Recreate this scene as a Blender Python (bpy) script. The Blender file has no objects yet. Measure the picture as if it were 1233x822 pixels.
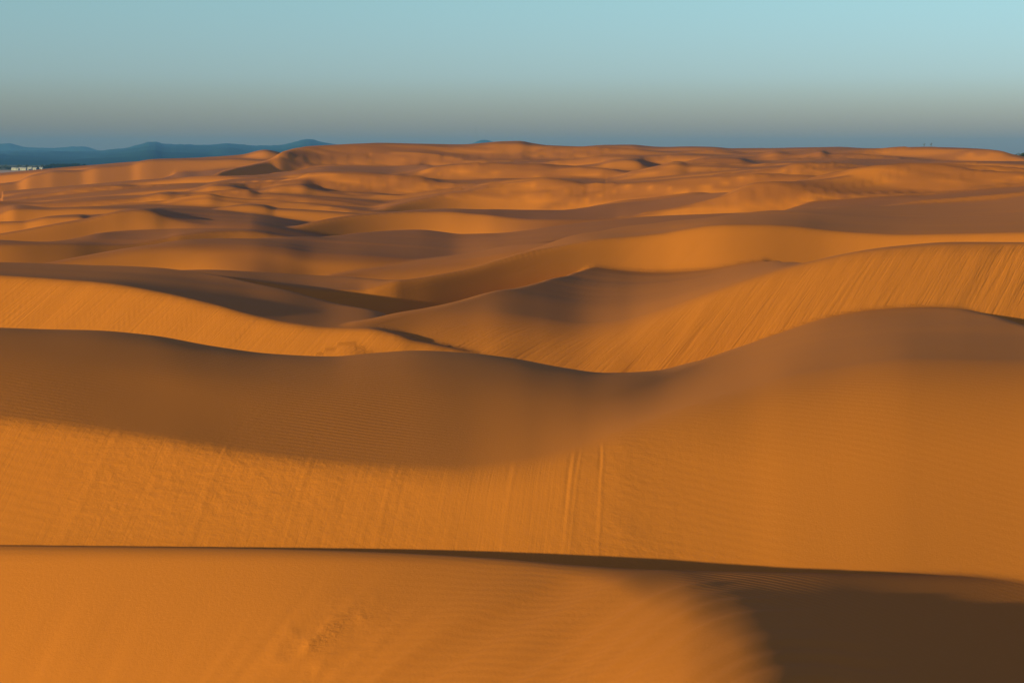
import bpy, bmesh, math, random
import numpy as np

# ------------------------------------------------------------------ camera, sky, sun, exposure
SC = bpy.context.scene
COL = SC.collection
F = 2000.0            # focal length in photo pixels (photo is 1233 wide)
CX, HR = 616.5, 184.0  # optical axis column, horizon row of the photograph
Z0 = 30.0             # camera height over datum
SUN_EL, SUN_AZ = 8.8, 50.0     # degrees; azimuth: to the left of straight behind the camera

cam_d = bpy.data.cameras.new("camera")
cam = bpy.data.objects.new("camera", cam_d)
COL.objects.link(cam)
cam.location = (0, 0, Z0)
cam.rotation_euler = (math.radians(90), 0, 0)
cam_d.sensor_width = 36.0
cam_d.lens = 36.0 * F / 1233.0
cam_d.shift_y = -(411.0 - HR) / 1233.0
cam_d.clip_start = 0.5
cam_d.clip_end = 90000.0
SC.camera = cam

SC.view_settings.view_transform = 'Standard'
SC.view_settings.look = 'None'
SC.view_settings.gamma = 1.0
SC.view_settings.use_curve_mapping = False
SC.view_settings.exposure = 0.22

el, az = math.radians(SUN_EL), math.radians(SUN_AZ)
to_sun = np.array([-math.sin(az) * math.cos(el), -math.cos(az) * math.cos(el), math.sin(el)])

world = bpy.data.worlds.new("World")
SC.world = world
world.use_nodes = True
wt = world.node_tree
bg = wt.nodes['Background']
skyn = wt.nodes.new('ShaderNodeTexSky')
skyn.sky_type = 'NISHITA'
skyn.sun_disc = False
skyn.sun_elevation = el
# Nishita: rotation 0 puts the sun on +Y, positive turns towards +X
skyn.sun_rotation = math.atan2(to_sun[0], to_sun[1])
skyn.altitude = 30
skyn.air_density = 1.0
skyn.dust_density = 0.4
skyn.ozone_density = 3.0
# the anti-twilight band: the air low over the horizon is duller and greyer, all the way round
tint = wt.nodes.new('ShaderNodeMix'); tint.data_type = 'RGBA'; tint.blend_type = 'MULTIPLY'
tint.inputs[0].default_value = 1.0
wco = wt.nodes.new('ShaderNodeTexCoord'); wsep = wt.nodes.new('ShaderNodeSeparateXYZ')
wramp = wt.nodes.new('ShaderNodeValToRGB')
wt.links.new(wco.outputs['Generated'], wsep.inputs[0]); wt.links.new(wsep.outputs[2], wramp.inputs[0])
cr = wramp.color_ramp
cr.elements[0].position = 0.0; cr.elements[0].color = (0.63, 0.50, 0.60, 1)
cr.elements[1].position = 0.10; cr.elements[1].color = (1.02, 1.10, 1.06, 1)
e1 = cr.elements.new(0.045); e1.color = (0.84, 0.92, 1.16, 1)
e2 = cr.elements.new(0.6); e2.color = (1.28, 0.82, 1.05, 1)
wt.links.new(wramp.outputs[0], tint.inputs[7])
wt.links.new(skyn.outputs[0], tint.inputs[6]); wt.links.new(tint.outputs[2], bg.inputs[0])
bg.inputs[1].default_value = 0.135

sun_d = bpy.data.lights.new("sun", 'SUN')
sun_d.energy = 5.0
sun_d.angle = math.radians(0.53)
sun_d.color = (1.0, 0.82, 0.23)
sun = bpy.data.objects.new("sun", sun_d)
COL.objects.link(sun)
from mathutils import Vector
sun.rotation_euler = Vector(to_sun).to_track_quat('Z', 'Y').to_euler()
sun.location = (-200, -200, 150)

# ------------------------------------------------------------------ small helpers
def smooth(a, b, x):
    t = np.clip((x - a) / (b - a), 0, 1)
    return t * t * (3 - 2 * t)

def pchip(xs, ys, x):
    xs = np.asarray(xs, float); ys = np.asarray(ys, float)
    if len(xs) == 1: return np.full_like(x, ys[0])
    h = np.diff(xs); d = np.diff(ys) / h
    m = np.zeros(len(xs))
    for i in range(1, len(xs) - 1):
        if d[i - 1] * d[i] > 0:
            w1 = 2 * h[i] + h[i - 1]; w2 = h[i] + 2 * h[i - 1]
            m[i] = (w1 + w2) / (w1 / d[i - 1] + w2 / d[i])
    m[0], m[-1] = d[0], d[-1]
    xc = np.clip(x, xs[0], xs[-1])
    i = np.clip(np.searchsorted(xs, xc) - 1, 0, len(h) - 1)
    t = (xc - xs[i]) / h[i]
    h00 = 2*t**3 - 3*t**2 + 1; h10 = t**3 - 2*t**2 + t
    h01 = -2*t**3 + 3*t**2; h11 = t**3 - t**2
    r = h00*ys[i] + h10*h[i]*m[i] + h01*ys[i+1] + h11*h[i]*m[i+1]
    # beyond the traced span: carry on flat
    return r

GX = np.arange(-900.0, 2140.0, 1.5)    # columns on which traced curves are smoothed
def gsm(v, sig):
    if sig <= 0: return v
    n = int(3 * sig / 1.5) + 1
    ker = np.exp(-0.5 * (np.arange(-n, n + 1) * 1.5 / sig) ** 2); ker /= ker.sum()
    return np.convolve(np.pad(v, n, mode='edge'), ker, 'valid')

def curve(spec, x, sig=0.0):
    if isinstance(spec, (int, float)): return np.full_like(x, float(spec))
    a = np.array(spec, float)
    v = pchip(a[:, 0], a[:, 1], GX)
    if a[-1, 0] >= 1233:                  # carry the line on past the right edge of the view, bending level
        m = (a[-1, 1] - a[-2, 1]) / (a[-1, 0] - a[-2, 0])
        v = np.where(GX > a[-1, 0], a[-1, 1] + m * 140 * (1 - np.exp(-np.maximum(GX - a[-1, 0], 0) / 140)), v)
    if a[0, 0] == 0 and len(a) > 2:
        m = (a[1, 1] - a[0, 1]) / (a[1, 0] - a[0, 0])
        v = np.where(GX < 0, a[0, 1] - m * 140 * (1 - np.exp(np.minimum(GX, 0) / 140)), v)
    return np.interp(x, GX, gsm(v, sig))

_rng = np.random.RandomState(7)
_P = _rng.rand(256, 256)
def vnoise(x, y):
    xi = np.floor(x).astype(int); yi = np.floor(y).astype(int)
    fx = x - xi; fy = y - yi
    fx = fx*fx*fx*(fx*(fx*6-15)+10); fy = fy*fy*fy*(fy*(fy*6-15)+10)
    a = _P[xi & 255, yi & 255]; b = _P[(xi+1) & 255, yi & 255]
    c = _P[xi & 255, (yi+1) & 255]; d = _P[(xi+1) & 255, (yi+1) & 255]
    return (a*(1-fx)+b*fx)*(1-fy) + (c*(1-fx)+d*fx)*fy - 0.5

def fbm(x, y, o=3):
    r = 0; a = 1.0
    for k in range(o):
        r = r + a * vnoise(x*2**k + 17.3*k, y*2**k + 5.1*k); a *= 0.5
    return r

# ------------------------------------------------------------------ the dune field
# Every dune: slip face rising to a brink, a gentle windward top rising to a crest, a lee descent.
# Brink and crest are traced as rows over columns; ybrink is the distance of the brink in metres.
DUNES = []
def dune(brink, crest, ybrink, slip=0.52, top=0.01, back=None, span=(-2000, 3200), k=0.35,
         wb=0.005, wc=0.022, fall=0.22, sg=5.0, maxr=1.9, yc=None, nsm=None, ycf=None):
    DUNES.append(dict(brink=brink, crest=crest, yb=ybrink, slip=slip, top=top, back=back,
                      span=span, k=k, wb=wb, wc=wc, fall=fall, sg=sg, maxr=maxr, yc=yc, nsm=nsm, ycf=ycf))

# 1 foreground dune
dune([(0,657),(320,660.5),(600,673),(700,681.5),(760,690),(820,706),(880,735),(940,772),(1000,815),(1060,870),(1233,1010)],
     [(0,656),(320,660),(450,664),(600,672),(700,680.5),(780,685),(950,689),(1233,694)],
     [(-300,61),(0,59),(400,57),(700,56),(820,53),(940,47.5),(1060,45.5),(1233,43)], slip=[(0,.36),(400,.28),(700,.14),(900,.04),(1000,.0)], yc=[(-300,62),(0,60),(400,58),(700,57),(900,58),(1233,63.5)], back=-0.5, k=0.5,
     wb=[(0,.02),(600,.03),(800,.06),(1233,.08)], wc=0.03)
# 2 large dome dune
dune([(0,509),(100,520),(200,533),(300,550),(400,562),(500,569),(560,571),(640,562),(700,546),(760,522),(850,488),(900,474),(950,461),(1000,454),(1100,442),(1233,446)],
     [(0,394),(60,396),(110,397),(180,403),(260,417),(330,426),(400,429),(450,425),(500,422),(560,425),(620,432),(680,443),(730,449),(790,446),(830,437),(880,421),(940,400),(1000,381),(1050,373),(1110,370),(1150,371),(1190,378),(1233,391)],
     ('p', 66, 560, [(0,.986),(300,.99),(560,.994),(700,.995),(800,1.004),(900,1.01),(1000,1.012),(1100,1.02),(1233,1.035)]),
     slip=[(0,.55),(700,.5),(950,.47),(1233,.47)], top=[(0,.03),(500,.03),(700,.0),(1233,.0)], back=-0.25, k=0.1, nsm=150, ycf=[(0,.89),(150,.91),(300,.926),(430,.948),(560,.979),(640,.945),(700,.993),(760,1.091),(820,1.286),(880,1.5),(950,1.5),(1020,1.5),(1110,1.5),(1233,1.274)],
     wb=[(0,.008),(400,.012),(600,.02),(750,.03),(850,.05),(950,.08),(1233,.08)], wc=0.16)
# 3a left dune with the dark wedge
dune([(0,332),(60,336),(130,342),(200,354),(260,368),(310,382),(350,390),(400,396),(440,397),(500,410)],
     [(0,316),(100,319),(170,321),(250,330),(330,345),(400,365),(450,373),(500,392)],
     ('p', 141, 0, [(0,1.01),(400,1)]), yc=[(0,215),(120,205),(250,183),(350,166),(470,151)], slip=.55, back=-.18, span=(-2000, 480), k=0.5)
# 3b right dune with the bowl
dune([(400,425),(440,415),(500,405),(560,395),(600,390),(650,395),(700,400),(750,392),(800,374),(850,354),(900,337),(960,320),(1000,311),(1040,303),(1080,298.5),(1150,294),(1233,295)],
     [(400,392),(440,385),(480,376),(520,369),(560,360),(600,350),(640,342),(690,329),(715,322),(750,318),(850,317.5),(900,314),(930,314),(960,317),(1000,308.5),(1040,301),(1080,296),(1150,291.5),(1233,292)],
     ('p', 144, 850, [(400,.97),(850,1),(1000,1.003),(1233,1.025)]), nsm=100, ycf=[(450,.94),(600,.97),(700,1.0),(780,1.16),(850,1.42),(920,1.4),(960,1.15),(1100,1)], slip=[(400,.4),(700,.48),(850,.53)],
     top=[(400,.02),(600,.01),(730,-.005),(960,.0)], back=-.16, span=(430, 3200), k=0.6, wb=[(400,.08),(700,.06),(850,.012)])
# 4 big streaked slip behind
dune([(100,335),(166,328.5),(230,330),(280,334),(330,342),(380,348.5),(430,350),(460,343),(480,337),(533,330.5),(600,314),(640,303.5),(680,294.5),(720,288),(760,285.5),(800,281),(830,275.5),(860,271.5),(880,270.5),(920,270.5),(960,272.5),(1000,277),(1040,280),(1090,282),(1140,281.5),(1233,280)],
     [(100,334),(166,327),(250,325),(300,327),(350,329.5),(440,335),(471,337),(533,329.5),(600,313),(640,300),(700,281.5),(725,277.5),(766,271.5),(833,263.5),(920,255),(990,250),(1072,247),(1120,244),(1170,239),(1233,231)],
     ('p', 230, 800, [(100,.93),(300,.885),(430,.875),(520,.905),(600,.945),(700,.98),(760,.998),(800,.998),(880,.985),(940,1.002),(1000,1.018),(1100,1.015),(1233,1.005)]),
     top=[(100,.0),(640,-.015),(800,-.015),(1000,-.006),(1233,-.003)], back=-.12, span=(140, 3200), k=0.7)
# 5
dune([(380,336),(440,330),(500,325),(560,318),(620,306),(680,296),(720,296)],
     [(380,334),(417,327.5),(495,314.5),(560,305),(620,295),(640,293),(680,291),(720,295)],
     ('p', 260, 560, [(380,.98),(720,1.04)]), top=.0, span=(400, 670), back=-.11, wb=.04, wc=.02)
# 6
dune([(0,330),(57,318),(125,307.5),(182,299.5),(230,296.5),(300,296),(340,300),(380,307),(430,309.5),(480,313),(540,315),(600,303),(700,286),(800,274),(920,262)],
     [(0,328),(57,316),(125,304),(182,295),(234,288),(320,286.5),(400,284),(440,280),(480,277),(505,276.5),(530,279),(555,281.5),(600,281),(620,279),(685,270),(766,262.5),(840,258),(920,255.5)],
     ('p', 276, 300, [(0,.94),(200,.98),(300,1),(440,1),(600,1.06),(700,1.14),(800,1.2),(920,1.24)]), top=.0, span=(40, 900), back=-.1, wb=.02, k=.5, slip=[(57,.5),(200,.5),(235,.22),(300,.14),(380,.3),(600,.5)])
# 7 long far dune with streaked face at right
dune([(290,286),(300,284.5),(360,272),(404,263),(445,258),(500,255),(540,254.5),(570,257),(590,259),(610,262),(650,265),(700,265),(740,264),(754,262),(800,255.5),(840,249),(870,242),(896,232),(930,225),(1000,215),(1038,209.5),(1080,205),(1110,203),(1150,205.5),(1180,210),(1233,212)],
     [(290,285.5),(300,284),(360,271.5),(404,262),(445,256.5),(480,254),(525,252),(620,252.5),(670,253),(756,243),(833,234),(896,230),(930,224.5),(1000,214.5),(1038,208.5),(1080,204),(1110,202),(1150,203.5),(1190,204),(1233,204)],
     ('p', 430, 540, [(290,.9),(445,.98),(540,1),(754,1),(880,.99),(960,1.0),(1110,1.035),(1233,1.04)]), top=.004, span=(300, 3200), back=-.08, k=.7, slip=[(300,.5),(520,.5),(600,.2),(700,.12),(760,.4),(820,.5)])
# right small dunes between 4 and 7
dune([(940,258),(1000,252),(1072,247.5),(1110,241),(1160,237),(1233,231)],
     [(940,254),(960,248),(1000,239),(1040,232),(1065,230),(1090,232),(1110,235),(1150,232),(1233,221.5)],
     ('p', 372, 1072, [(940,1),(1233,1.06)]), top=.0, span=(955, 3200), back=-.09)
# left dunes
dune([(0,294),(42,294),(86,293),(125,295),(160,293),(200,287),(218,282.5),(250,279.5),(296,278.5),(330,283)],
     [(0,289),(42,291),(86,288),(125,279),(182,276.5),(250,275),(296,276),(330,280)],
     ('p', 318, 100, [(0,.95),(330,1.08)]), slip=[(0,.4),(120,.3),(200,.4)], top=.0, span=(-2000, 320), back=-.1)
dune([(0,282),(26,277.5),(65,270.5),(104,264),(125,259),(145,254.5),(169,252.5),(187,255),(197,259),(220,265),(260,270),(300,270)],
     [(0,281),(26,276.5),(65,269.5),(104,263),(125,258),(145,253.5),(165,251.3),(182,250.3),(250,252),(300,257)],
     ('p', 390, 165, [(0,.965),(165,1),(300,1.05)]), slip=[(0,.42),(180,.4),(215,.12),(300,.1)], top=.0, span=(-2000, 300), back=-.08, k=.6)
# 8 diagonal band and broad lit face
dune([(250,300),(300,290),(350,281),(400,267),(445,256),(466,249),(508,239.5),(547,233),(580,227.5),(600,224.5),(624,222),(654,219.5),(690,224),(710,228),(760,229),(800,229.5),(850,233),(900,238)],
     [(250,252),(300,247),(350,242),(400,240),(440,237),(487,232),(540,224.5),(570,221),(600,218.5),(630,216.5),(660,216.5),(700,217.5),(760,221),(800,222.5),(860,224),(900,230)],
     ('p', 560, 650, [(250,.82),(300,.85),(450,.95),(560,1),(900,1)]), top=.0, span=(260, 900), back=-.07)
# ---- far field
FARN = len(DUNES)
# lit slope left, skyline at far left
dune([(0,221.8),(21,219.3),(34,212.8),(53,208.3),(65,206.2),(97,205.8),(117,201.5),(138,200),(159,198),(170,194.6),(187,192.6),(220,192.2),(255,192),(280,191.2)],
     [(0,221),(21,218.5),(34,212),(53,207.5),(65,205.3),(97,204.8),(117,200),(138,198.5),(159,196.6),(170,193.4),(187,191.5),(255,190.5),(280,190)],
     [(0,1010),(65,1030),(170,1060),(280,1100)], slip=.42, maxr=1.06, top=.005, span=(-2000, 270), back=-.06)
dune([(240,191),(262,190),(290,188),(320,181),(330,183),(345,188)],
     [(240,190),(262,188.5),(290,186.3),(320,180.4),(330,181.8),(345,186)],
     [(240,1120),(345,1130)], slip=.42, maxr=1.06, top=.005, span=(255, 338), back=-.06)
dune([(0,246),(30,244),(54,239.8),(75,232.5),(96,227),(114,225),(146,226),(160,228.5),(175,233),(200,236)],
     [(0,238),(32,232.3),(70,229),(91,226),(114,224),(146,221.3),(170,218),(200,214),(221,205),(240,202.5),(255,199),(276,197)],
     [(0,640),(100,660),(160,660),(200,650),(276,650)], slip=.46, top=.008, span=(-2000, 265), back=-.06)
# broad far skyline dune, centre left
dune([(160,236),(200,222.5),(224,216.5),(254,212),(265,207),(297,200),(326,193),(338,185),(350,181),(370,177.5),(400,175.5),(450,173.1),(500,174.2),(520,175.5),(540,176.5),(560,176),(585,174),(600,172.3),(625,172.5),(640,175)],
     [(160,235),(200,222),(224,216),(254,211.5),(265,206.5),(297,199.5),(326,192.5),(338,184),(350,180),(370,176.5),(400,174.6),(450,172.3),(500,173),(555,174),(585,172),(600,170.7),(625,170),(640,172),(655,175)],
     [(160,700),(254,800),(338,960),(450,1000),(640,1050)], slip=.42, maxr=1.06, top=.006, span=(170, 650), back=-.06)
dune([(250,214),(289,214),(335,213),(362,209),(400,207),(470,208.5),(505,204),(515,202),(530,203)],
     [(250,212),(289,211.5),(335,208.5),(362,204.5),(400,197.7),(450,196.7),(500,198),(530,200.5)],
     [(250,720),(400,740),(530,760)], slip=.46, top=.006, span=(262, 525), back=-.06)
dune([(480,213),(500,209),(520,204.5),(545,202),(600,201.5),(640,203),(670,206)],
     [(480,210),(500,206),(515,201.5),(540,198.3),(560,197.5),(600,198.5),(640,201),(670,203)],
     [(480,690),(600,700),(670,700)], slip=.46, top=.008, span=(490, 690), back=-.06)
dune([(250,226),(300,222),(340,222),(370,215),(400,211),(432,209.5),(473,213),(517,219.5),(538,222.5),(580,221),(600,219)],
     [(250,220),(280,216),(340,214.5),(370,213),(400,208.5),(421,207),(450,208),(473,210),(517,212),(543,211.5),(578,210),(620,209.5),(660,210)],
     [(250,610),(400,630),(540,640),(660,650)], slip=.46, top=.01, span=(262, 680), back=-.06)
# small dunes left centre
dune([(215,235),(222,233),(240,227.5),(258,223),(275,224),(300,230)],[(215,234),(222,232),(240,226.5),(258,222),(275,219.5),(310,220)],[(215,585),(300,590)],slip=.46,top=.0,span=(220,305),back=-.08)
dune([(225,236),(250,233),(270,231.5),(298,232),(310,236)],[(225,235),(250,232),(270,230.5),(298,229.5),(325,229)],[(225,545),(310,550)],slip=.46,top=.0,span=(228,320),back=-.08)
dune([(195,247),(235,239.5),(250,238),(270,242),(300,245)],[(195,246),(235,238.7),(250,237),(270,237.5),(300,238)],[(195,510),(300,515)],slip=.46,top=.0,span=(200,300),back=-.08)
dune([(254,252.5),(280,247.5),(300,246),(318,248),(330,252)],[(254,252),(280,247),(300,245.3),(318,246.5),(340,251)],[(254,470),(330,480)],slip=.46,top=.0,span=(258,330),back=-.08)
dune([(300,240),(315,232),(340,224),(362,222.5),(380,228),(400,232),(430,236)],[(300,238),(315,229),(340,222.7),(362,221.6),(380,226.5),(400,230.5),(430,234)],[(300,570),(430,590)],slip=.46,top=.0,span=(308,430),back=-.08)
dune([(0,257),(20,251),(60,252),(100,251),(160,252)],[(0,250),(20,247),(60,250),(100,249),(160,247)],[(0,470),(160,480)],slip=.46,top=.008,span=(-2000,190),back=-.08)
dune([(0,246),(40,248),(80,243),(140,240),(200,240)],[(0,243),(40,243),(80,240),(140,236),(200,236)],[(0,560),(160,570)],slip=.46,top=.008,span=(-2000,215),back=-.08)
dune([(30,268),(60,262),(95,261),(110,264),(140,264)],[(30,266),(60,260),(95,258),(110,258),(140,257)],[(30,425),(140,430)],slip=.48,top=.008,span=(35,140),back=-.08)
dune([(60,246),(110,243),(160,241),(200,236),(215,238)],[(60,244),(110,241),(160,237),(200,231),(215,231)],[(60,525),(215,540)],slip=.48,top=.008,span=(70,212),back=-.08)
# right far field
dune([(1000,184),(1030,182),(1060,180.5),(1080,179),(1105,178.3),(1120,178),(1160,179),(1190,181),(1205,183.5),(1218,187),(1233,190)],
     [(1000,180),(1030,179.2),(1060,179),(1080,178.2),(1105,177.5),(1120,177.3),(1160,178),(1190,180),(1205,182.5),(1218,186),(1233,189)],
     [(1000,980),(1233,960)], slip=.46, maxr=1.06, top=.004, span=(1000, 1420), back=-.08)
dune([(985,200),(1020,199),(1060,200),(1117,199),(1145,195.5),(1190,195.5),(1233,198)],
     [(985,186),(1020,187),(1060,190),(1100,193),(1140,194),(1190,194.5),(1233,194)],
     [(985,640),(1233,660)], slip=.46, top=.006, span=(990, 1500), back=-.06)
dune([(905,192),(915,189.5),(925,186),(935,184),(955,186),(975,184.5),(990,182.5),(998,187)],
     [(905,190),(915,187),(925,183),(935,181.5),(955,183),(975,182),(990,180.5),(1010,180)],
     [(905,900),(998,900)], slip=.42, top=.004, span=(912, 1005), back=-.06)
dune([(795,213),(816,202),(832,195),(849,191.4),(865,190.5),(889,191.5),(904,196),(930,201),(962,204)],
     [(795,211),(816,201),(832,194),(849,190.4),(865,189.5),(889,190),(904,191.3),(930,192.5),(962,193)],
     [(795,720),(962,720)], slip=.46, top=.004, span=(802, 990), back=-.06)
dune([(930,210),(945,207),(965,203),(1000,203.5),(1030,206)],[(930,208),(945,205),(965,201),(1000,200),(1040,201)],[(930,590),(1030,600)],slip=.46,top=.004,span=(938,1035),back=-.06)
dune([(805,219),(830,215.5),(860,211.5),(890,209.5),(920,211)],[(805,218),(830,214.5),(860,210.5),(890,208),(920,207.5)],[(805,640),(920,650)],slip=.46,top=.004,span=(810,930),back=-.06)
dune([(880,216),(920,213),(960,213),(1000,216)],[(880,214.5),(920,211.5),(960,211),(1000,213)],[(880,560),(1000,560)],slip=.46,top=.004,span=(880,1000),back=-.06)
dune([(790,221),(820,220.5),(860,222.5),(905,228)],[(790,219.5),(820,219),(860,219.5),(905,222)],[(790,600),(905,600)],slip=.46,top=.004,span=(790,910),back=-.06)
dune([(665,208),(690,203),(722,198),(738,193.5),(756,192),(770,194),(780,200),(800,206)],
     [(665,206),(690,201),(722,197),(738,192.3),(756,190.7),(770,191.3),(780,194),(800,200)],
     [(665,740),(800,760)], slip=.46, top=.004, span=(675, 790), back=-.07)
dune([(735,218),(760,211),(790,203),(815,198),(830,201)],[(735,216),(760,209.5),(790,201.5),(815,196),(830,196)],[(735,660),(830,660)],slip=.46,top=.004,span=(742,835),back=-.07)
dune([(650,186),(700,186),(760,181),(800,184),(860,182.5),(900,186)],[(650,182),(700,180),(760,177.5),(800,179.5),(860,179.5),(900,181)],[(650,1050),(900,1050)],slip=.42,top=.004,span=(645,915),back=-.06)
dune([(640,196),(680,196),(730,190),(770,189),(830,187),(880,190)],[(640,190),(680,189),(730,186),(770,184),(830,184),(880,185)],[(640,880),(880,900)],slip=.42,top=.004,span=(640,900),back=-.06)
dune([(655,181),(680,180),(700,178),(730,176),(760,175.5),(780,178),(800,179),(830,178),(860,178.5),(880,180.5),(920,180),(990,179),(1040,180.5)],
     [(655,180),(668,178.7),(680,178),(700,176.5),(730,174.5),(760,174.3),(780,176),(800,177),(830,176.5),(860,177),(880,178.5),(920,178.3),(950,178),(990,177.5),(1010,177),(1040,178.5)],
     [(655,1250),(1040,1250)], slip=.42, maxr=1.06, top=.003, span=(660, 1080), back=-.06)

for _d in DUNES[FARN:]:
    _d['sg'] = 3.0; _d['fall'] = .1; _d['wb'] = .005; _d['wc'] = .01
    if not isinstance(_d['yb'], tuple):
        _m = float(np.mean([p[1] for p in _d['yb']]))
        _d['yb'] = ('p', _m, float(np.mean([p[0] for p in _d['yb']])), [(p[0], 1 + .5 * (p[1] / _m - 1)) for p in _d['yb']])
UV = 616.5 / F
nu_in = 830
u_in = np.linspace(-UV*1.02, UV*1.02, nu_in)
du = u_in[1] - u_in[0]
ext = []; s = u_in[-1]; st = du
while s < 0.62:
    st *= 1.07; s += st; ext.append(s)
ext = np.array(ext)
U = np.concatenate([-ext[::-1], u_in, ext])
y_near = np.array([-160, -120, -80, -50, -25, -8, 5, 14, 21, 26, 30, 33.0])
y_far = 34.0 * np.exp(np.arange(0, math.log(1900/34.0), 0.0042))
y_tail = y_far[-1] * 1.03 ** np.arange(1, 14)
Y = np.concatenate([y_near, y_far, y_tail])
NU, NY = len(U), len(Y)
PX = U * F + CX                       # photo column of each grid line
YE = np.maximum(Y, 34.0)
XX = U[None, :] * YE[:, None]
YY = np.repeat(Y[:, None], NU, 1)

def ramp(x, w):
    """integral of a smooth step of half width w"""
    return np.where(x <= -w, 0, np.where(x >= w, x, (x + w) ** 2 / (4 * w)))
def dramp(x, w):
    return np.clip((x + w) / (2 * w), 0, 1)

FLOOR = -23.0 - 5.0 * smooth(500, 1300, YY)
Zt = FLOOR.copy()
SL = np.zeros_like(Zt)               # slip-face weight
SK = np.zeros_like(Zt)               # streak skew
DID = np.zeros_like(Zt)

def profile(d, px, ygrid):
    sg = d['sg']
    tb = (curve(d['brink'], px, sg) - HR) / F
    tc = (curve(d['crest'], px, sg) - HR) / F
    gp = .0006
    tb = tc + .5 * ((tb - tc) + np.sqrt((tb - tc) ** 2 + gp * gp))
    s0 = curve(d['slip'], px, 40); s1 = curve(d['top'], px, 40)
    if isinstance(d['yb'], tuple):        # a face turned squarely to the camera, times a slow factor that swings it
        _, y0, x0, fac = d['yb']
        g = (curve(d['brink'], GX, 12) - HR) / F
        g0 = np.interp(x0, GX, g); sG = curve(d['slip'], GX, 40)
        yb = np.interp(px, GX, gsm(y0 * (sG + g0) / (sG + g), 15)) * curve(fac, px, 50)
    else:
        yb = curve(d['yb'], px, 50)
    den = np.maximum(s1 + tc, 0.25 * (s1 + tb) + 1e-6)
    num = np.interp(px, GX, gsm(np.interp(GX, px, yb * (s1 + tb)), d['nsm'] or d['sg'] * 9))
    yc = np.clip(num / den, yb * 1.004, yb * d['maxr'])
    yc = np.interp(px, GX, gsm(np.interp(GX, px, yc), sg * (2 if d['nsm'] else 7)))
    zb = -yb * tb; zc = -yc * tc
    if d['ycf'] is not None: yc = yc * curve(d['ycf'], px, 40)
    if d['yc'] is not None: yc = np.maximum(curve(d['yc'], px, 50), yb * 1.004)
    zb = -yb * tb; zc = -yc * tc
    s1 = (zc - zb) / (yc - yb)
    s2 = np.full_like(tb, d['back']) if d['back'] is not None else -(tc * 1.5 + .05)
    gap = yc - yb
    wb = np.minimum(curve(d['wb'], px, 40) * yb, np.maximum(gap * .9, .004 * yb))
    wc = np.minimum(curve(d['wc'], px) * yc, np.maximum(gap * .9, .004 * yc))
    wb = np.interp(px, GX, gsm(np.interp(GX, px, wb), 14)); wc = np.interp(px, GX, gsm(np.interp(GX, px, wc), 14))
    xr = px
    dist = np.maximum(0, np.maximum(d['span'][0] - xr, xr - d['span'][1])) / F * yb
    drop = d['fall'] * dist * dist / (dist + (0.04 if yb.mean() > 400 else 0.01) * yb + 1e-9)
    gap = yc - yb
    wt_ = gap / (gap + .03 * yb)
    def ev(yg, off, s1):
        z = zb + s0 * (yg - yb) + (s1 - s0) * ramp(yg - yb, wb) + (s2 - s1) * ramp(yg - yc, wc)
        return z + off
    # make the silhouette sit exactly on the traced crest row
    off = np.zeros_like(tb)
    q = np.linspace(0, 1, 41)[:, None]
    yq = (yb - wb) + q * (yc + 2 * wc - (yb - wb))
    for _ in range(6):
        r = (ev(yq, off, s1) + yq * tc).max(0)
        off = off - r * (1 - wt_)
        s1 = s1 - r * wt_ / gap
    sm = lambda v: np.interp(px, GX, gsm(np.interp(GX, px, v), 6))
    off = sm(off); s1 = sm(s1)
    z = ev(ygrid, off, s1) - drop
    sl = s0 + (s1 - s0) * dramp(ygrid - yb, wb) + (s2 - s1) * dramp(ygrid - yc, wc)
    return z, sl

def place(i, d):
    m0 = d['span'][0] - 260 * d.get('far', 1); m1 = d['span'][1] + 260 * d.get('far', 1)
    cols = np.where((PX >= m0) & (PX <= m1))[0]
    a, b = cols[0], cols[-1] + 1
    z, sl = profile(d, PX[a:b], YY[:, a:b])
    cur = Zt[:, a:b]
    k = 0.0016 * YE[:, None]
    h = np.clip(0.5 + 0.5 * (z - cur) / k, 0, 1)
    Zt[:, a:b] = cur * (1 - h) + z * h + k * h * (1 - h)
    w = smooth(.1, .3, sl)
    SL[:, a:b] = SL[:, a:b] * (1 - h) + w * h
    SK[:, a:b] = np.where(h > .5, d['k'], SK[:, a:b])
    DID[:, a:b] = np.where(h > .5, i, DID[:, a:b])
for i, d in enumerate(DUNES): place(i, d)

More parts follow.
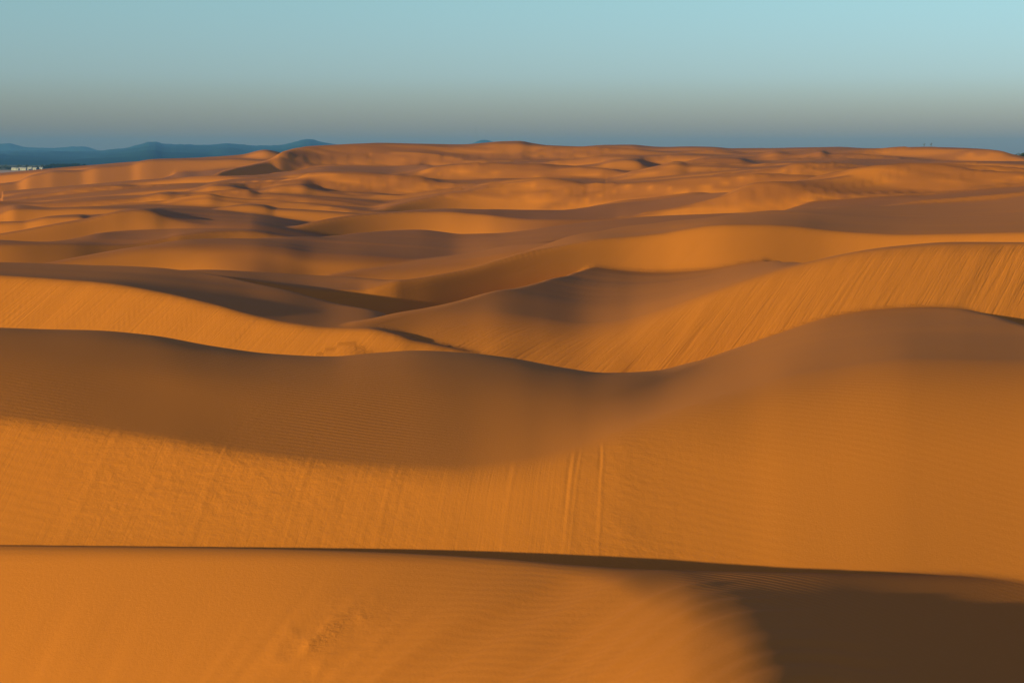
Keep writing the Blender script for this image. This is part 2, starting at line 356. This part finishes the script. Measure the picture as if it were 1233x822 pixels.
# low barchans strewn over the far field, each set on the sand that is there
rs = random.Random(11)
def ground_at(px, row):
    c_ = int(np.argmin(np.abs(PX - px)))
    ok = Y > 300
    t_ = np.minimum.accumulate(np.where(ok, -Zt[:, c_] / YE * F + HR, 9999))
    j = np.where(t_ <= row)[0]
    return (Y[j[0]] if len(j) else None)
for n_ in range(170):
    px0 = rs.uniform(-80, 1310); r0 = 184 + 64 * rs.random() ** 1.3
    y_ = ground_at(px0, r0)
    if y_ is None or y_ < 400 or y_ > 1250 or (px0 < 320 and y_ > 760): continue
    wide = n_ % 3 != 0
    h_ = rs.uniform(.4, 1.1) if wide else rs.uniform(.25, .6); hw = (rs.uniform(45, 85) if wide else rs.uniform(15, 40)) * (.6 + y_ / 1400)
    x0 = (px0 - CX) / F * y_
    sl_, sk_, cv_ = rs.uniform(.38, .5), rs.uniform(-.1, .3 if wide else .5), rs.uniform(-.15, .2) / hw
    j0, j1 = np.searchsorted(Y, [y_ - 60, y_ + 90])
    lx = XX[j0:j1] - x0; ly = YY[j0:j1] - y_
    q_ = np.clip(np.abs(lx) / hw, 0, 1)
    hh = h_ * np.cos(q_ * math.pi / 2) ** 2 * (1 + .25 * np.sin(lx / hw * 2.6 + n_))
    fy = ly - sk_ * lx - cv_ * lx * lx + .08 * hw * np.sin(lx / hw * 3.1 + 2 * n_)
    bz = hh + sl_ * np.minimum(0, fy) - .055 * np.maximum(0, fy)
    e_ = .06
    bz = .5 * (bz + np.sqrt(bz * bz + e_ * e_)) - e_ * .12
    bz = np.where(q_ < 1, np.maximum(bz - .02, 0), 0)
    Zt[j0:j1] += bz
    sw_ = smooth(.05, .35, bz)
    SL[j0:j1] = SL[j0:j1] * (1 - sw_) + smooth(.5, -.5, fy) * sw_

near = np.clip(YE[:, None] / 100.0, .5, 3.0)
DI = DID.astype(int)
dmean = np.array([d['yb'][1] if isinstance(d['yb'], tuple) else 60.0 for d in DUNES])
sc = np.clip(dmean[DI] / 150.0, .5, 1.5)       # avalanche tongues get broader where only broad ones read
fore = (DI == 0)
KF = .12 + .85 * smooth(-9, 1, XX - .5 * (YY - 56))
S = np.where(fore, XX - KF * (YY - 56), XX - SK * YY) / sc
st1 = fbm(S / 2.2 + DI * 13.7, YY / (30.0 * sc) + DI * 3.1, 3)
st2 = -np.abs(vnoise(S / 0.9 + DI * 7.7, YY / (16.0 * sc))) - .5 * np.abs(vnoise(S / 0.42 + DI * 3.7, YY / (9.0 * sc)))
pxg = np.repeat(PX[None, :], NY, 0)
AMP = np.full_like(Zt, 1.3)
AMP = np.where(DI == 1, .02 + .14 * smooth(800, 620, pxg), AMP)
AMP = np.where(DI == 2, .7, AMP)
AMP = np.where(fore, 0, AMP)
AMP = np.where(DI >= 4, .65, AMP)
AMP = np.where(DI >= 6, .22, AMP)
AMP = np.where(DI >= FARN, .12, AMP)
mod = np.clip(.75 + 1.2 * vnoise(XX / 28.0 + DI * 5.3, YY / 40.0), .3, 1.3)
Zt += SL * AMP * mod * sc * (0.13 * st1 + 0.16 * st2)
CRUST = np.where(DI == 1, smooth(960, 680, pxg), 0) * SL
CRUST *= np.clip(.7 + 1.3 * vnoise(XX / 5.0, YY / 5.0), .1, 1.2)
Zt += CRUST * 0.02 * fbm(XX / .9, YY / .8, 3)
# a few slides run down the second dune's face
for xs_, wd, dp in ((-16.6, .1, .02), (-11.9, .08, .02), (-8.4, .08, .02), (-5.0, .1, .015), (-.3, .1, .015), (2.1, .07, .02), (2.35, .05, .018), (3.3, .06, .02)):
    dx_ = (XX - xs_ - (.10 + .02 * math.sin(9 * xs_)) * (YY - 64) + .09 * vnoise(YY / 1.6 + xs_, YY * 0 + xs_)) / wd
    y0_ = 62 + 6 * abs(math.sin(7.3 * xs_)); y1_ = y0_ + 3 + 6 * abs(math.sin(3.1 * xs_))
    Zt += np.where(DI == 1, smooth(y0_ - 3, y0_, YY) * smooth(y1_ + 2, y1_ - 1, YY) * np.clip(1 + 1.5 * vnoise(YY / 1.4 + 3 * xs_, YY * 0), -.2, 1.5) * SL * -dp * .7 * np.exp(-dx_ * dx_) + SL * dp * .5 * np.exp(-(dx_ - 1.7) ** 2), 0)
# foreground: slump ridges slanting down the face, a patch of crumpled crust
rid = np.maximum(0, vnoise(S / 2.3, YY / 14.0) - .05) + .35 * vnoise(S / 1.1 + 9, YY / 12.0)
Zt += np.where(fore, (.07 + .3 * smooth(-4, 8, S)) * rid * smooth(57, 52, YY) * smooth(12.5, 8, XX + .6 * (YY - 52)), 0)
cx_, cy_ = -5.9, 51.6
crm = np.exp(-((XX - cx_ - .3 * (YY - cy_)) / 1.8) ** 2 - ((YY - cy_) / 1.9) ** 2)
wx = XX + .45 * vnoise(XX / 1.2, YY / 1.5); wy = YY + .7 * vnoise(XX / 1.1 + 7, YY / 1.7)
ca = wx * .55 + wy * .83; cb = wx * .83 - wy * .55
Zt += np.where(fore, crm * (.08 * np.maximum(0, .5 - 2.0 * np.abs(vnoise(ca / 1.7 + 2, cb / 1.0))) + .07 * np.maximum(0, .5 - 2.0 * np.abs(vnoise(ca / 1.3 + 8, cb / .8 + 5)))), 0)
CRUST = CRUST + np.where(fore, 1.7 * crm * np.clip(.6 + 1.6 * vnoise(ca / 1.6, cb / .9), 0, 1), 0)
RIP = np.where(fore, np.exp(-((XX - 8.2) / 2.6) ** 2 - ((YY - 55.5) / 3.2) ** 2) * smooth(4.0, 6.5, XX + .55 * (YY - 54)), 0)
RIP = RIP + .30 * smooth(140, 70, YY) * (1 - .5 * SL) * np.clip(.5 + 1.4 * vnoise(XX / 7.0, YY / 9.0), .05, 1.0)
# windward tops: broad soft undulation
Zt += np.where(fore, 0, 1 - SL) * (0.10 * fbm(XX / 25.0, YY / 9.0, 2)) * np.clip(near, .5, 3)

# edges of the sheet sink below the plain
edge = smooth(.53, .62, np.abs(U))[None, :]
tail = smooth(1500, 2050, YY)
e = np.maximum(edge * smooth(300, 900, YY), tail)
Zt = Zt * (1 - e) + (-31.0) * e

# shade painted into the colour of the windward tops, stronger on dunes farther out
TOP_SHADE = np.choose(np.clip(DI, 0, 6), [.12, .12, .4, .3, .45, .7, 1.0]) * np.clip(1 + .5 * vnoise(XX / 60.0, YY / 45.0), .6, 1.2)
TOP_SHADE = np.clip(TOP_SHADE, 0, 1)

# ---- mesh
co = np.empty((NY * NU, 3), np.float32)
co[:, 0] = XX.ravel(); co[:, 1] = YY.ravel(); co[:, 2] = (Zt + Z0).ravel()
idx = np.arange(NY * NU).reshape(NY, NU)
quads = np.stack([idx[:-1, :-1], idx[:-1, 1:], idx[1:, 1:], idx[1:, :-1]], -1).reshape(-1, 4)
def grid_mesh(name, co, quads):
    me = bpy.data.meshes.new(name)
    me.vertices.add(len(co)); me.vertices.foreach_set("co", np.asarray(co, np.float32).ravel())
    n = len(quads)
    me.loops.add(n * 4); me.loops.foreach_set("vertex_index", np.asarray(quads, np.int32).ravel())
    me.polygons.add(n); me.polygons.foreach_set("loop_start", np.arange(0, n * 4, 4, dtype=np.int32))
    me.update(calc_edges=True)
    me.shade_smooth()
    return me
me = grid_mesh("sand_dunes", co, quads)
for nm, arr in (("slip", 1 - TOP_SHADE * (1 - SL)), ("across", S), ("dune_id", DID), ("streaks", SL * AMP * mod), ("crust", CRUST), ("ripples", RIP)):
    at = me.attributes.new(nm, 'FLOAT', 'POINT')
    at.data.foreach_set("value", arr.astype(np.float32).ravel())
dunes = bpy.data.objects.new("sand_dunes", me)
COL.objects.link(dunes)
dunes["kind"] = "structure"

# ------------------------------------------------------------------ materials
def mat(name):
    m = bpy.data.materials.new(name); m.use_nodes = True
    nt = m.node_tree
    return m, nt, nt.nodes['Principled BSDF']
def N(nt, t, **kw):
    n = nt.nodes.new(t)
    for k_, v in kw.items(): setattr(n, k_, v)
    return n
def math_n(nt, op, a, b=None):
    n = N(nt, 'ShaderNodeMath', operation=op)
    for i, v in enumerate((a, b)):
        if v is None: continue
        if isinstance(v, (int, float)): n.inputs[i].default_value = v
        else: nt.links.new(v, n.inputs[i])
    return n.outputs[0]
def noise(nt, vec, scale, detail=3, rough=.55):
    n = N(nt, 'ShaderNodeTexNoise')
    n.inputs['Scale'].default_value = scale; n.inputs['Detail'].default_value = detail
    n.inputs['Roughness'].default_value = rough
    nt.links.new(vec, n.inputs['Vector'])
    return n.outputs['Fac']
def mixc(nt, fac, a, b):
    n = N(nt, 'ShaderNodeMix', data_type='RGBA')
    if isinstance(fac, (int, float)): n.inputs[0].default_value = fac
    else: nt.links.new(fac, n.inputs[0])
    for i, v in ((6, a), (7, b)):
        if isinstance(v, tuple): n.inputs[i].default_value = (*v, 1)
        else: nt.links.new(v, n.inputs[i])
    return n.outputs[2]

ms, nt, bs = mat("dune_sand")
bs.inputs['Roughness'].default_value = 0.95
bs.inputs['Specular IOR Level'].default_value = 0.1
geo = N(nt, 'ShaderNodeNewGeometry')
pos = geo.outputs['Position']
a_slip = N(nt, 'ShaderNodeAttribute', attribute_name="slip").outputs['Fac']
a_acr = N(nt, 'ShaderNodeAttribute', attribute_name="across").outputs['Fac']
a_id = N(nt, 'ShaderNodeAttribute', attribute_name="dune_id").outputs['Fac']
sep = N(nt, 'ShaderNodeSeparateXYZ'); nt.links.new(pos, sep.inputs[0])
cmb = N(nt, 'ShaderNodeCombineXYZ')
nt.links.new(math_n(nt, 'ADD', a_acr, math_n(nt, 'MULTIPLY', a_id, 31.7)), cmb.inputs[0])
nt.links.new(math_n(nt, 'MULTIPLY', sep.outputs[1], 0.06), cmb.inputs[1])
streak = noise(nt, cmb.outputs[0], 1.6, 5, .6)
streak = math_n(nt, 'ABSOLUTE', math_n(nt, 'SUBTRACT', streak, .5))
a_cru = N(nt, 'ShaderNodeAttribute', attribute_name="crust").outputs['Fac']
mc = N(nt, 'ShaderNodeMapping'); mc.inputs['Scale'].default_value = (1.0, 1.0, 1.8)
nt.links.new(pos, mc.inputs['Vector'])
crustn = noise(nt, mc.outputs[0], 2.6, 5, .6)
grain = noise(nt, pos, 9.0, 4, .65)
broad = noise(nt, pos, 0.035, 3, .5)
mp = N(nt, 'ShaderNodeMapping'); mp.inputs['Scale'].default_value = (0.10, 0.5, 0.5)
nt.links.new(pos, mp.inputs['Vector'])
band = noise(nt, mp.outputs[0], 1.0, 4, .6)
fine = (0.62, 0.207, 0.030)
shaded_top = (0.38, 0.132, 0.034)  # sand darkened to paint the shade of the windward tops
c = mixc(nt, a_slip, shaded_top, fine)
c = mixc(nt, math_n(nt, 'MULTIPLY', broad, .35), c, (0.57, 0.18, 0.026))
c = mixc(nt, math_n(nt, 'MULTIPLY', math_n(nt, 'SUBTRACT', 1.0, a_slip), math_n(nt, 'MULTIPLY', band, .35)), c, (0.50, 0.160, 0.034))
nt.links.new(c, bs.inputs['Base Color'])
a_str = N(nt, 'ShaderNodeAttribute', attribute_name="streaks").outputs['Fac']
hgt = math_n(nt, 'ADD', math_n(nt, 'ADD', math_n(nt, 'MULTIPLY', math_n(nt, 'MULTIPLY', streak, a_str), -.35), math_n(nt, 'MULTIPLY', math_n(nt, 'MULTIPLY', crustn, a_cru), .055)), math_n(nt, 'MULTIPLY', grain, .012))
grain2 = noise(nt, pos, 38.0, 2, .6)
hgt = math_n(nt, 'ADD', hgt, math_n(nt, 'MULTIPLY', grain2, .004))
hgt = math_n(nt, 'ADD', hgt, math_n(nt, 'MULTIPLY', math_n(nt, 'MULTIPLY', band, math_n(nt, 'SUBTRACT', 1.0, a_slip)), .06))
a_rip = N(nt, 'ShaderNodeAttribute', attribute_name="ripples").outputs['Fac']
wv = N(nt, 'ShaderNodeTexWave', wave_type='BANDS', bands_direction='Y', wave_profile='SIN')
wv.inputs['Scale'].default_value = 0.75; wv.inputs['Distortion'].default_value = 5.0
wv.inputs['Detail'].default_value = 2; wv.inputs['Detail Scale'].default_value = .35
rmap = N(nt, 'ShaderNodeMapping'); rmap.inputs['Rotation'].default_value = (0, 0, math.radians(12))
nt.links.new(pos, rmap.inputs['Vector']); nt.links.new(rmap.outputs[0], wv.inputs['Vector'])
hgt = math_n(nt, 'ADD', hgt, math_n(nt, 'MULTIPLY', math_n(nt, 'MULTIPLY', wv.outputs['Fac'], a_rip), .035))
bp = N(nt, 'ShaderNodeBump'); bp.inputs['Strength'].default_value = .7; bp.inputs['Distance'].default_value = 1.0
nt.links.new(hgt, bp.inputs['Height']); nt.links.new(bp.outputs[0], bs.inputs['Normal'])
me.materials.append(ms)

# ------------------------------------------------------------------ plain, hills, haze
def link_mesh(name, verts, faces, material, parent=None, smooth_=False):
    m = bpy.data.meshes.new(name); m.from_pydata(verts, [], faces); m.update()
    if smooth_: m.shade_smooth()
    m.materials.append(material)
    o = bpy.data.objects.new(name, m); COL.objects.link(o)
    if parent is not None: o.parent = parent
    return o
def at(px, row, y):
    return Vector(((px - CX) / F * y, y, Z0 - (row - HR) / F * y))

mp_, nt, b = mat("plain_sand")
b.inputs['Roughness'].default_value = .95
geo = N(nt, 'ShaderNodeNewGeometry')
mpp = N(nt, 'ShaderNodeMapping'); mpp.inputs['Scale'].default_value = (.004, .02, .01)
nt.links.new(geo.outputs['Position'], mpp.inputs['Vector'])
nz = noise(nt, mpp.outputs[0], 1.0, 5, .6)
sp = N(nt, 'ShaderNodeSeparateXYZ'); nt.links.new(geo.outputs['Position'], sp.inputs[0])
far_ = N(nt, 'ShaderNodeMapRange'); far_.inputs[1].default_value = 2650; far_.inputs[2].default_value = 2800
nt.links.new(sp.outputs[1], far_.inputs[0])
c = mixc(nt, nz, (0.62, 0.36, 0.22), (0.48, 0.25, 0.14))
c = mixc(nt, far_.outputs[0], c, (0.06, 0.075, 0.04))
nt.links.new(c, b.inputs['Base Color'])
zp = Z0 - 28.6
plain = link_mesh("plain", [(-8800, -800, zp - 8), (8800, -800, zp - 8), (8800, 900, zp - 8), (-8800, 900, zp - 8),
                            (8800, 1300, zp), (-8800, 1300, zp), (8800, 16300, zp), (-8800, 16300, zp)],
                  [(0, 1, 2, 3), (3, 2, 4, 5), (5, 4, 6, 7)], mp_)
plain["kind"] = "structure"

mh, nt, b = mat("hazy_hill_forest")
b.inputs['Roughness'].default_value = 1.0
b.inputs['Specular IOR Level'].default_value = 0
geo = N(nt, 'ShaderNodeNewGeometry')
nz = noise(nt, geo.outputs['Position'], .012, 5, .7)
nt.links.new(mixc(nt, nz, (0.024, 0.085, 0.150), (0.036, 0.100, 0.160)), b.inputs['Base Color'])  # blue of the haze is mixed into the forest colour
def hills(name, ridge, y, depth, seed, foot=None):
    xs = np.arange(ridge[0][0], ridge[-1][0] + .1, 1.5)
    rows = np.interp(xs, GX, gsm(pchip([p[0] for p in ridge], [p[1] for p in ridge], GX), 1.2))
    v, f = [], []
    M = 25
    for j in range(M):
        t = j / (M - 1) * 2 - 1                      # -1 front foot .. 1 back foot
        yy = y + t * (depth if t > 0 or foot is None else y - foot)
        prof = (1 - abs(t)) ** 1.15
        for i, x in enumerate(xs):
            X = (x - CX) / F * yy
            top = Z0 - (rows[i] - HR) / F * y
            if t > 0: X = (x - CX) / F * y
            nz_ = float(vnoise(np.array(X / 260.0 + seed), np.array(yy / 330.0)) * 26 + vnoise(np.array(X / 90.0 + seed), np.array(yy / 120.0)) * 10)
            jag = float(vnoise(np.array(X / 22.0 + seed), np.array(3.3)) * 5)
            v.append((X, yy, zp - 2 + (top + jag - zp) * prof + nz_ * (1 - prof) * prof * 4))
    n = len(xs)
    for j in range(M - 1):
        for i in range(n - 1):
            a = j * n + i
            f.append((a, a + 1, a + n + 1, a + n))
    o = link_mesh(name, v, f, mh, None, True); o["kind"] = "structure"
    return o
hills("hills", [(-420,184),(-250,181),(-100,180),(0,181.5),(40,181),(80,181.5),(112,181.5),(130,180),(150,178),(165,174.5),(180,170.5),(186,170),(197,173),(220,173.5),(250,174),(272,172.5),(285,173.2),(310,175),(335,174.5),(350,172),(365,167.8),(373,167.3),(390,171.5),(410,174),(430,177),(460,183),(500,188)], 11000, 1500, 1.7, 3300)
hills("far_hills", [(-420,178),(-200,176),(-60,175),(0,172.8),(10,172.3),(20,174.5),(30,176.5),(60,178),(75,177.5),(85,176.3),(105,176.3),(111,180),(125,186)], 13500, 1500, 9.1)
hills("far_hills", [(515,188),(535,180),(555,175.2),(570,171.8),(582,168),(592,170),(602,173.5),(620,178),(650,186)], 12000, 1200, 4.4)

# the air: one even, closed volume round everything
mz = bpy.data.materials.new("haze_air"); mz.use_nodes = True
nt = mz.node_tree
for n_ in list(nt.nodes):
    if n_.type == 'BSDF_PRINCIPLED': nt.nodes.remove(n_)
pv = N(nt, 'ShaderNodeVolumePrincipled')
pv.inputs['Color'].default_value = (0.17, 0.46, 1.0, 1)
pv.inputs['Density'].default_value = 8e-5
nt.links.new(pv.outputs[0], nt.nodes['Material Output'].inputs['Volume'])
def box_mesh(x0, x1, y0, y1, z0, z1):
    v = [(x, y, z) for z in (z0, z1) for y in (y0, y1) for x in (x0, x1)]
    return v, [(0,2,3,1),(4,5,7,6),(0,1,5,4),(2,6,7,3),(0,4,6,2),(1,3,7,5)]
v, f = box_mesh(-9000, 9000, -1000, 16500, zp - 10, 165)
hz = link_mesh("haze", v, f, mz); hz["kind"] = "stuff"

# ------------------------------------------------------------------ things along the far edge
def ground_z(x, y):
    u_ = x / max(y, 34.0)
    j = int(np.clip(np.searchsorted(Y, y) - 1, 0, NY - 2)); i = int(np.clip(np.searchsorted(U, u_) - 1, 0, NU - 2))
    ty = (y - Y[j]) / (Y[j + 1] - Y[j]); tx = (u_ - U[i]) / (U[i + 1] - U[i])
    q = Zt[j:j + 2, i:i + 2]
    z = float((q[0, 0] * (1 - tx) + q[0, 1] * tx) * (1 - ty) + (q[1, 0] * (1 - tx) + q[1, 1] * tx) * ty) + Z0
    return max(z, zp) if y > 1300 else z

def simple_mat(name, col, rough=.9, var=None):
    m, nt_, b_ = mat(name)
    b_.inputs['Roughness'].default_value = rough
    b_.inputs['Specular IOR Level'].default_value = .2
    if var:
        g_ = N(nt_, 'ShaderNodeNewGeometry')
        nt_.links.new(mixc(nt_, noise(nt_, g_.outputs['Position'], .8, 3, .6), col, var), b_.inputs['Base Color'])
    else: b_.inputs['Base Color'].default_value = (*col, 1)
    return m
M_leaf = simple_mat("leaves", (0.022, 0.035, 0.020), 1.0, (0.05, 0.065, 0.03))
M_bark = simple_mat("bark", (0.10, 0.075, 0.055), .95, (0.06, 0.045, 0.035))
M_wall = simple_mat("white_paint", (0.50, 0.50, 0.54), .7, (0.42, 0.42, 0.46))
M_roof = simple_mat("pale_metal_roof", (0.50, 0.50, 0.50), .5, (0.42, 0.42, 0.43))
M_glass = simple_mat("dark_glass", (0.03, 0.035, 0.04), .15)
M_steel = simple_mat("galvanised_steel", (0.30, 0.31, 0.32), .5, (0.24, 0.25, 0.26))

def tag(o, label, cat, group=None):
    o["label"] = label; o["category"] = cat
    if group: o["group"] = group
def empty(name, loc):
    o = bpy.data.objects.new(name, None); COL.objects.link(o); o.location = loc
    o.empty_display_size = .5
    return o
def tube(v, f, a, b_, r0, r1, n=5):
    a = Vector(a); b_ = Vector(b_); d = (b_ - a).normalized()
    e1_ = d.orthogonal().normalized(); e2_ = d.cross(e1_); k0 = len(v)
    for p, r in ((a, r0), (b_, r1)):
        for i in range(n):
            t = 2 * math.pi * i / n
            v.append(tuple(p + e1_ * math.cos(t) * r + e2_ * math.sin(t) * r))
    for i in range(n): f.append((k0 + i, k0 + (i + 1) % n, k0 + n + (i + 1) % n, k0 + n + i))
    f.append(tuple(k0 + n + i for i in range(n)))
def leaves(v, f, rnd, c_, rad, n, size):
    for _ in range(n):
        while True:
            p = Vector((rnd.uniform(-1, 1), rnd.uniform(-1, 1), rnd.uniform(-1, 1)))
            if .25 < p.length < 1: break
        p = Vector(c_) + Vector((p.x * rad[0], p.y * rad[1], p.z * rad[2]))
        n1 = Vector((rnd.gauss(0, 1), rnd.gauss(0, 1), rnd.gauss(0, 1))).normalized()
        t1 = n1.orthogonal().normalized() * size * rnd.uniform(.6, 1.3); t2 = n1.cross(t1) * .6
        k0 = len(v)
        v += [tuple(p - t1), tuple(p + t2), tuple(p + t1), tuple(p - t2)]
        f.append((k0, k0 + 1, k0 + 2, k0 + 3))

def tree(x, y, h, spread, seed, label, group, dens=170):
    rnd = random.Random(seed)
    root = empty("tree", (x, y, ground_z(x, y) - .15))
    tag(root, label, "tree", group)
    v, f = [], []
    tips = []
    tube(v, f, (0, 0, 0), (rnd.uniform(-.2, .2), 0, h * .45), h * .03, h * .018, 7)
    for k_ in range(6):
        a = k_ * 1.05 + rnd.uniform(-.3, .3)
        p0 = (0, 0, h * rnd.uniform(.28, .45)); r_ = spread * rnd.uniform(.45, .8)
        p1 = (math.cos(a) * r_, math.sin(a) * r_, h * rnd.uniform(.55, .85))
        tube(v, f, p0, p1, h * .014, h * .005, 5); tips.append(p1)
    link_mesh("trunk", v, f, M_bark, root)
    v, f = [], []
    for p in tips + [(0, 0, h * .85)]:
        rr_ = spread * rnd.uniform(.38, .6)
        leaves(v, f, rnd, p, (rr_, rr_, rr_ * .75), dens // 7, h * .055)
    link_mesh("crown", v, f, M_leaf, root)
    return root

ORD = ["first", "second", "third", "fourth", "fifth", "sixth", "seventh", "eighth", "ninth"]
rt = random.Random(5)
g_ = "trees among the white houses beyond the dunes"
for k_, px in enumerate((-22, -8, 3, 6.5, 11, 18, 23, 32.5, 38.5, 44.5, 51)):
    y_ = 2760 + rt.uniform(-30, 60)
    tree((px - CX) / F * y_, y_, rt.uniform(6.5, 10), rt.uniform(3.2, 4.6), 100 + k_,
         ORD[k_ - 2] + " dark tree from the left in the row around the far white houses" if k_ > 1 else ["outermost", "second outermost"][k_] + " dark tree to the left of all the far white houses", g_)
# the low dark wood at the foot of the hills: one mass
v, f = [], []; rw = random.Random(9)
for k_ in range(190):
    px = 46 + 74 * rw.random() if k_ < 130 else rw.uniform(-140, 46)
    y_ = rw.uniform(2800, 3000)
    topr = np.interp(px, [-140, 0, 45, 55, 65, 75, 90, 100, 112, 120], [203.5, 202.5, 202.5, 199, 196.6, 197.2, 196, 197, 199.5, 202])
    top = Z0 - (topr - HR) / F * y_ + rw.uniform(-2.5, .6)
    x_ = (px - CX) / F * y_
    base = zp - .2
    hgt_ = max(top - base, 3.5)
    tube(v, f, (x_, y_, base), (x_, y_, base + hgt_ * .6), .25, .12, 5)
    for q in range(5):
        c_ = (x_ + rw.uniform(-2.5, 2.5), y_ + rw.uniform(-2.5, 2.5), base + hgt_ * rw.uniform(.35, .84))
        leaves(v, f, rw, c_, (2.4, 2.4, hgt_ * .16), 26, .8)
wood = link_mesh("wood", v, f, simple_mat("dark_wood_leaves", (0.008, 0.018, 0.028), 1.0, (0.014, 0.026, 0.036))); wood["kind"] = "stuff"

# white houses before the wood
def house(px, y_, w, d, h, rise, label):
    x_ = (px - CX) / F * y_
    root = empty("house", (x_, y_, zp)); tag(root, label, "house", "white houses before the far wood")
    v, f = box_mesh(-w / 2, w / 2, -d / 2, d / 2, -.1, h)
    k0 = len(v); v += [(-w / 2, 0, h + rise), (w / 2, 0, h + rise)]
    f = [q for q in f if q != (4, 5, 7, 6)] + [(4, k0, 6), (5, 7, k0 + 1)]
    link_mesh("wall", v, f, M_wall, root)
    o_ = .35; t_ = .12
    for sgn in (-1, 1):
        sl_ = rise / (d / 2)
        e = sgn * (d / 2 + o_)
        ze = h - o_ * sl_ + .02
        vv = [(-w/2 - o_, e, ze), (w/2 + o_, e, ze), (w/2 + o_, 0, h + rise + .02), (-w/2 - o_, 0, h + rise + .02)]
        vv += [(a, b2, c2 + t_) for a, b2, c2 in vv]
        link_mesh("roof", vv, [(0,3,2,1),(4,5,6,7),(0,1,5,4),(1,2,6,5),(2,3,7,6),(3,0,4,7)], M_roof, root)
    n_w = max(1, int(w // 3.2))
    for q in range(n_w):
        cx_ = -w / 2 + (q + .5) * w / n_w
        v, f = box_mesh(cx_ - .5, cx_ + .5, -d / 2 - .05, -d / 2 + .03, 1.1, 2.2)
        link_mesh("window", v, f, M_glass, root)
lab = " white gabled house from the left in the row before the far dark wood"
for k_, (px, w, h) in enumerate(((16.5, 6, 3.2), (20.5, 5, 2.6), (25.5, 6.5, 3.4), (29.5, 5.5, 3.0), (36, 6.5, 3.9), (42, 5.5, 3.3), (49.5, 5, 3.6))):
    house(px, 2700 + rt.uniform(-8, 8), w, 6, h, 1.4, ORD[k_] + lab)

# dark trees at the right end of the field
for k_, (px, y_, h) in enumerate(((1226, 1085, 7.5), (1233, 1090, 8.5), (1241, 1080, 8), (1252, 1095, 9))):
    x_ = (px - CX) / F * y_
    gz = ground_z(x_, y_)
    top = Z0 - ((185.6, 184.4, 183.6, 183)[k_] - HR) / F * y_
    tree(x_, y_, max(top - gz, 3.0) + .4, 3.4, 300 + k_, ORD[k_] + " dark bushy tree from the left behind the far right end of the dunes", "dark trees at the right end of the dunes", 420)
# two thin bare shrubs on the far right crest
for k_, px in enumerate((1112.5, 1121)):
    y_ = 985.0
    x_ = (px - CX) / F * y_
    jj = np.arange(900, 1080, 2.0)
    best = max(jj, key=lambda q: (ground_z((px - CX) / F * q, q) - Z0) / q)
    y_ = float(best); x_ = (px - CX) / F * y_
    root = empty("shrub", (x_, y_, ground_z(x_, y_) - .1))
    tag(root, ("left" if k_ == 0 else "right") + " one of two thin bare shrubs on the crest of the far right dune", "shrub", "thin shrubs on the far crest")
    rnd = random.Random(40 + k_); v, f = [], []
    tube(v, f, (0, 0, 0), (.1, 0, 1.3), .09, .06)
    for q in range(9):
        a = rnd.uniform(0, 6.28); z0_ = rnd.uniform(.6, 1.3)
        tube(v, f, (.05, 0, z0_), (math.cos(a) * rnd.uniform(.4, 1.0), math.sin(a) * .7, z0_ + rnd.uniform(.8, 1.7)), .045, .015, 4)
    link_mesh("stem", v, f, M_bark, root)
    v, f = [], []
    leaves(v, f, rnd, (0, 0, 2.0), (.9, .9, .9), 26, .13)
    link_mesh("foliage", v, f, M_leaf, root)

# mast on the small far hill
ym = 12000.0; xm = (573 - CX) / F * ym
zb_ = Z0 - (176.5 - HR) / F * ym; zt_ = Z0 - (152.5 - HR) / F * ym; hm = zt_ - zb_
mast = empty("radio_mast", (xm, ym, zb_ - 4)); tag(mast, "tall thin grey lattice mast standing on the small far blue hill", "mast")
for q in range(3):
    a = q * 2.094; v, f = [], []
    tube(v, f, (math.cos(a) * 2.2, math.sin(a) * 2.2, 0), (math.cos(a) * 1.0, math.sin(a) * 1.0, hm), .42, .3, 6)
    link_mesh("leg", v, f, M_steel, mast)
v, f = [], []
ns_ = 26
for q in range(ns_):
    for w_ in range(3):
        a0, a1 = w_ * 2.094, (w_ + 1) * 2.094
        r0_ = 2.2 - 1.2 * q / ns_; r1_ = 2.2 - 1.2 * (q + 1) / ns_
        tube(v, f, (math.cos(a0) * r0_, math.sin(a0) * r0_, hm * q / ns_), (math.cos(a1) * r1_, math.sin(a1) * r1_, hm * (q + 1) / ns_), .14, .14, 4)
link_mesh("bracing", v, f, M_steel, mast)
v, f = [], []; tube(v, f, (0, 0, hm - 1), (0, 0, hm + 9), .25, .1, 6); link_mesh("antenna", v, f, M_steel, mast)
